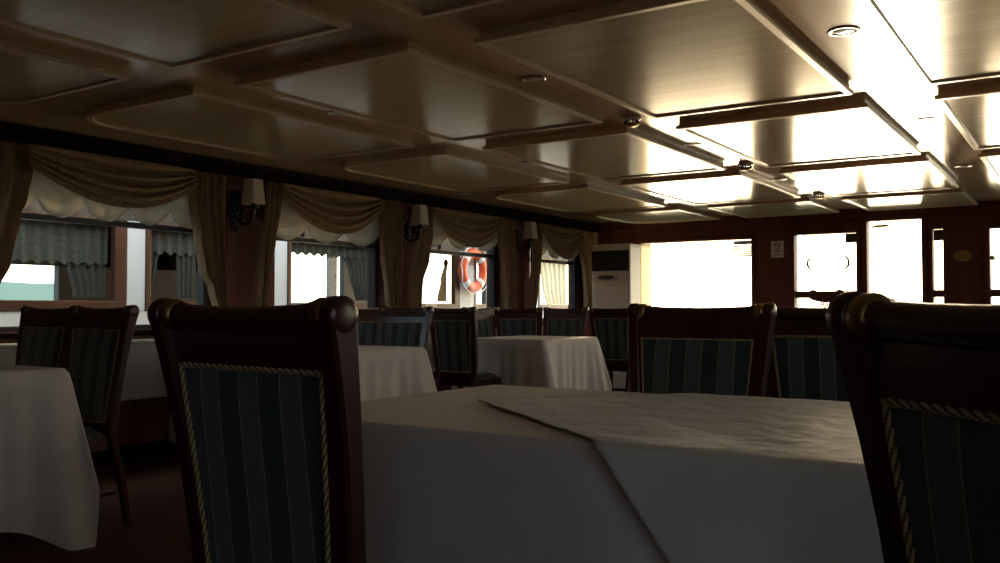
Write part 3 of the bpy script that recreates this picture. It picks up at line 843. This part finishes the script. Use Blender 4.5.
for a, b in ((1,4.6),(5.86,9.42),(10.30,10.44),(10.60,11.25),(14.6,15)): m.box(bx-3.0, bx-2.9, a, b, HC-.3, HC+1.5)
m.box(bx-3.0, bx-2.9, 1, 15, -2, HC-.3)
m.box(bx-3.0, bx-2.9, 1, 9.42, HC+.50, HC+1.5)
part(m, 'far_cabin_wall', M['darkboat'])
bays = [(3.26,4.78),(4.97,6.48),(6.67,8.19),(8.38,9.75),(10.09,11.6),(11.79,13.3)]
for a, b in bays:
    m = MB()
    m.bbox(bx-.06,bx+.01,a,a+.05,HC-.02,HC+.78,.006); m.bbox(bx-.06,bx+.01,b-.12,b,HC-.02,HC+.78,.006)
    m.bbox(bx-.06,bx+.012,a,b,HC-.02,HC+.07,.006); m.bbox(bx-.06,bx+.01,a,b,HC+.74,HC+.78,.006)
    part(m, 'window_frame', M['trimwood'])
def lace(a, b, z0, z1, n):
    m = MB(); P = []
    for i in range(9):
        row = []
        for j in range(n*12+1):
            s = j/(n*12); bot = z0+.035*(1-abs(math.sin(PI*n*s))); z = lerp(z1, bot, i/8)
            row.append((bx-.10+.012*math.sin(2*PI*n*1.0*s), lerp(a,b,s), z))
        P.append(row)
    m.grid(P); part(m, 'lace_valance', M['lace'])
def bdrape(tab, nf, mt):
    m = MB(); P = []
    for i in range(17):
        z = lerp(tab[0][0], tab[-1][0], i/16); yl, yr = interp(tab, z)
        P.append([(bx-.13+.02*math.sin(2*PI*nf*j/(nf*8)), lerp(yl,yr,j/(nf*8)), z) for j in range(nf*8+1)])
    m.grid(P); part(m, 'boat_curtain', mt)
lace(3.31,4.66,HC+.37,HC+.74,12); lace(5.02,6.36,HC+.50,HC+.74,12); lace(6.72,8.07,HC+.58,HC+.74,11)
bdrape([(HC+.74,4.25,4.66),(HC+.4,4.3,4.66),(HC+.1,4.36,4.66)], 5, M['lace'])
bdrape([(HC+.74,5.02,5.28),(HC+.4,5.02,5.18),(HC+.1,5.02,5.12)], 4, M['lace'])
bdrape([(HC+.74,5.38,5.62),(HC+.1,5.40,5.60)], 4, M['lace'])
bdrape([(HC+.74,6.72,6.86),(HC+.4,6.72,6.78),(HC+.1,6.72,6.76)], 2, M['beige'])
bdrape([(HC+.74,7.55,8.07),(HC+.4,7.75,8.07),(HC+.1,7.85,8.07)], 5, M['lace'])
bdrape([(HC+.62,9.60,9.63),(HC+.4,9.50,9.63),(HC+.1,9.42,9.63)], 3, M['damask'])
bdrape([(HC+.9,11.95,12.9),(HC+.4,12.1,12.9),(HC+.05,12.25,12.9)], 6, M['beige'])

e2 = empty('life_ring', (bx+.075, 9.95, HC+.52)); tag(e2, 'orange life ring with white bands hung on the moored boat', 'life ring')
m = MB(); R, rr = .235, .07; nn = 64; P = []; 
for i in range(nn):
    a = 2*PI*i/nn; P.append([((rr*.7)*math.sin(b), (R+rr*math.cos(b))*math.cos(a), (R+rr*math.cos(b))*math.sin(a)) for b in [2*PI*k/16 for k in range(16)]])
m.grid(P, 0, True, True, True); m.build('float', M['orange'], e2)
for q in range(4):
    m = MB(); a0 = PI/4+q*PI/2; P = []
    for i in range(7):
        a = a0-.17+.34*i/6; P.append([((rr*.75)*math.sin(b), (R+rr*1.06*math.cos(b))*math.cos(a), (R+rr*1.06*math.cos(b))*math.sin(a)) for b in [2*PI*k/16 for k in range(16)]])
    m.grid(P, 0, True, False, True); m.build('band', M['white'], e2)
m = MB(); m.tube([(.04+.01*math.sin(8*a), (R+rr+.03*abs(math.sin(2*a)))*math.cos(a), (R+rr+.03*abs(math.sin(2*a)))*math.sin(a)) for a in [2*PI*k/80 for k in range(80)]], .009, 6, closed=True); m.build('grab_rope', M['white'], e2)

# ------------------------------------------------------------ light and camera
W = bpy.data.worlds.new('overcast bright sky'); SC.world = W; W.use_nodes = True
nt = W.node_tree; bg = nt.nodes['Background']
SUN = Vector((-.19, 1, .28)).normalized()
tc = nt.nodes.new('ShaderNodeTexCoord'); dp = nt.nodes.new('ShaderNodeVectorMath'); dp.operation = 'DOT_PRODUCT'; dp.inputs[1].default_value = SUN
mr = nt.nodes.new('ShaderNodeMapRange'); mr.inputs['From Min'].default_value = -.75; mr.inputs['From Max'].default_value = 1
pw = nt.nodes.new('ShaderNodeMath'); pw.operation = 'POWER'; pw.inputs[1].default_value = 2.0
mx = nt.nodes.new('ShaderNodeMixRGB'); mx.inputs[1].default_value = (1.9, 2.4, 2.85, 1); mx.inputs[2].default_value = (6.6, 5.5, 3.8, 1)
nt.links.new(tc.outputs['Generated'], dp.inputs[0]); nt.links.new(dp.outputs['Value'], mr.inputs['Value']); nt.links.new(mr.outputs[0], pw.inputs[0])
p2 = nt.nodes.new('ShaderNodeMath'); p2.operation = 'POWER'; p2.inputs[1].default_value = 30; p2.use_clamp = True
c2 = nt.nodes.new('ShaderNodeMath'); c2.operation = 'MAXIMUM'; c2.inputs[1].default_value = 0
gw = nt.nodes.new('ShaderNodeMixRGB'); gw.blend_type = 'ADD'; gw.inputs[0].default_value = 1
gc = nt.nodes.new('ShaderNodeMixRGB'); gc.inputs[1].default_value = (0,0,0,1); gc.inputs[2].default_value = (16, 10.5, 5.5, 1)
nt.links.new(dp.outputs['Value'], c2.inputs[0]); nt.links.new(c2.outputs[0], p2.inputs[0]); nt.links.new(p2.outputs[0], gc.inputs[0])
nt.links.new(mx.outputs[0], gw.inputs[1]); nt.links.new(gc.outputs[0], gw.inputs[2])
nt.links.new(pw.outputs[0], mx.inputs[0]); nt.links.new(gw.outputs[0], bg.inputs[0]); bg.inputs[1].default_value = 1.0
sun = bpy.data.lights.new('low_sun', 'SUN'); sun.energy = 9; sun.angle = math.radians(1.5); sun.color = (1,.78,.48)
so = bpy.data.objects.new('low_sun', sun); COL.objects.link(so); so.location = (-4, 30, 9)
so.rotation_euler = (-SUN).to_track_quat('-Z','Y').to_euler()
gl = bpy.data.lights.new('sun_glint_on_water', 'SPOT'); gl.shadow_soft_size = .33; gl.spot_size = math.radians(8); gl.spot_blend = .6; gl.energy = 12000; gl.color = (1,.82,.55)
go = bpy.data.objects.new('sun_glint_on_water', gl); COL.objects.link(go); go.location = (-3.40, 20, -2.05)
go.rotation_euler = (Vector((-1.9,10.9,.6))-Vector((-3.40,20,-2.05))).to_track_quat('-Z','Y').to_euler()

gp = bpy.data.lights.new('warm_fill_area', 'AREA'); gp.shape = 'RECTANGLE'; gp.size = 16; gp.size_y = 5; gp.energy = 11000; gp.color = (1,.72,.42)  # added area lamp at sea level, lifts dim ceiling and walls with warm light
po = bpy.data.objects.new('warm_fill_area', gp); COL.objects.link(po); po.location = (-6, 30, -2.0)
po.rotation_euler = Vector((.12,-1,.35)).to_track_quat('-Z','Y').to_euler()

cam = bpy.data.cameras.new('camera'); cam.sensor_width = 36; cam.lens = 32.4; cam.clip_start = .02; cam.clip_end = 3000
co = bpy.data.objects.new('camera', cam); COL.objects.link(co); co.location = (0,0,HC)
co.rotation_euler = (math.radians(91.75), 0, math.radians(33.5)); SC.camera = co

SC.view_settings.view_transform = 'Standard'; SC.view_settings.look = 'None'
SC.view_settings.gamma = 1; SC.view_settings.exposure = 0; SC.view_settings.use_curve_mapping = False
SC.cycles.max_bounces = 10; SC.cycles.diffuse_bounces = 6; SC.cycles.glossy_bounces = 6; SC.cycles.transparent_max_bounces = 12
SC.cycles.use_denoising = True; SC.cycles.sample_clamp_indirect = 12
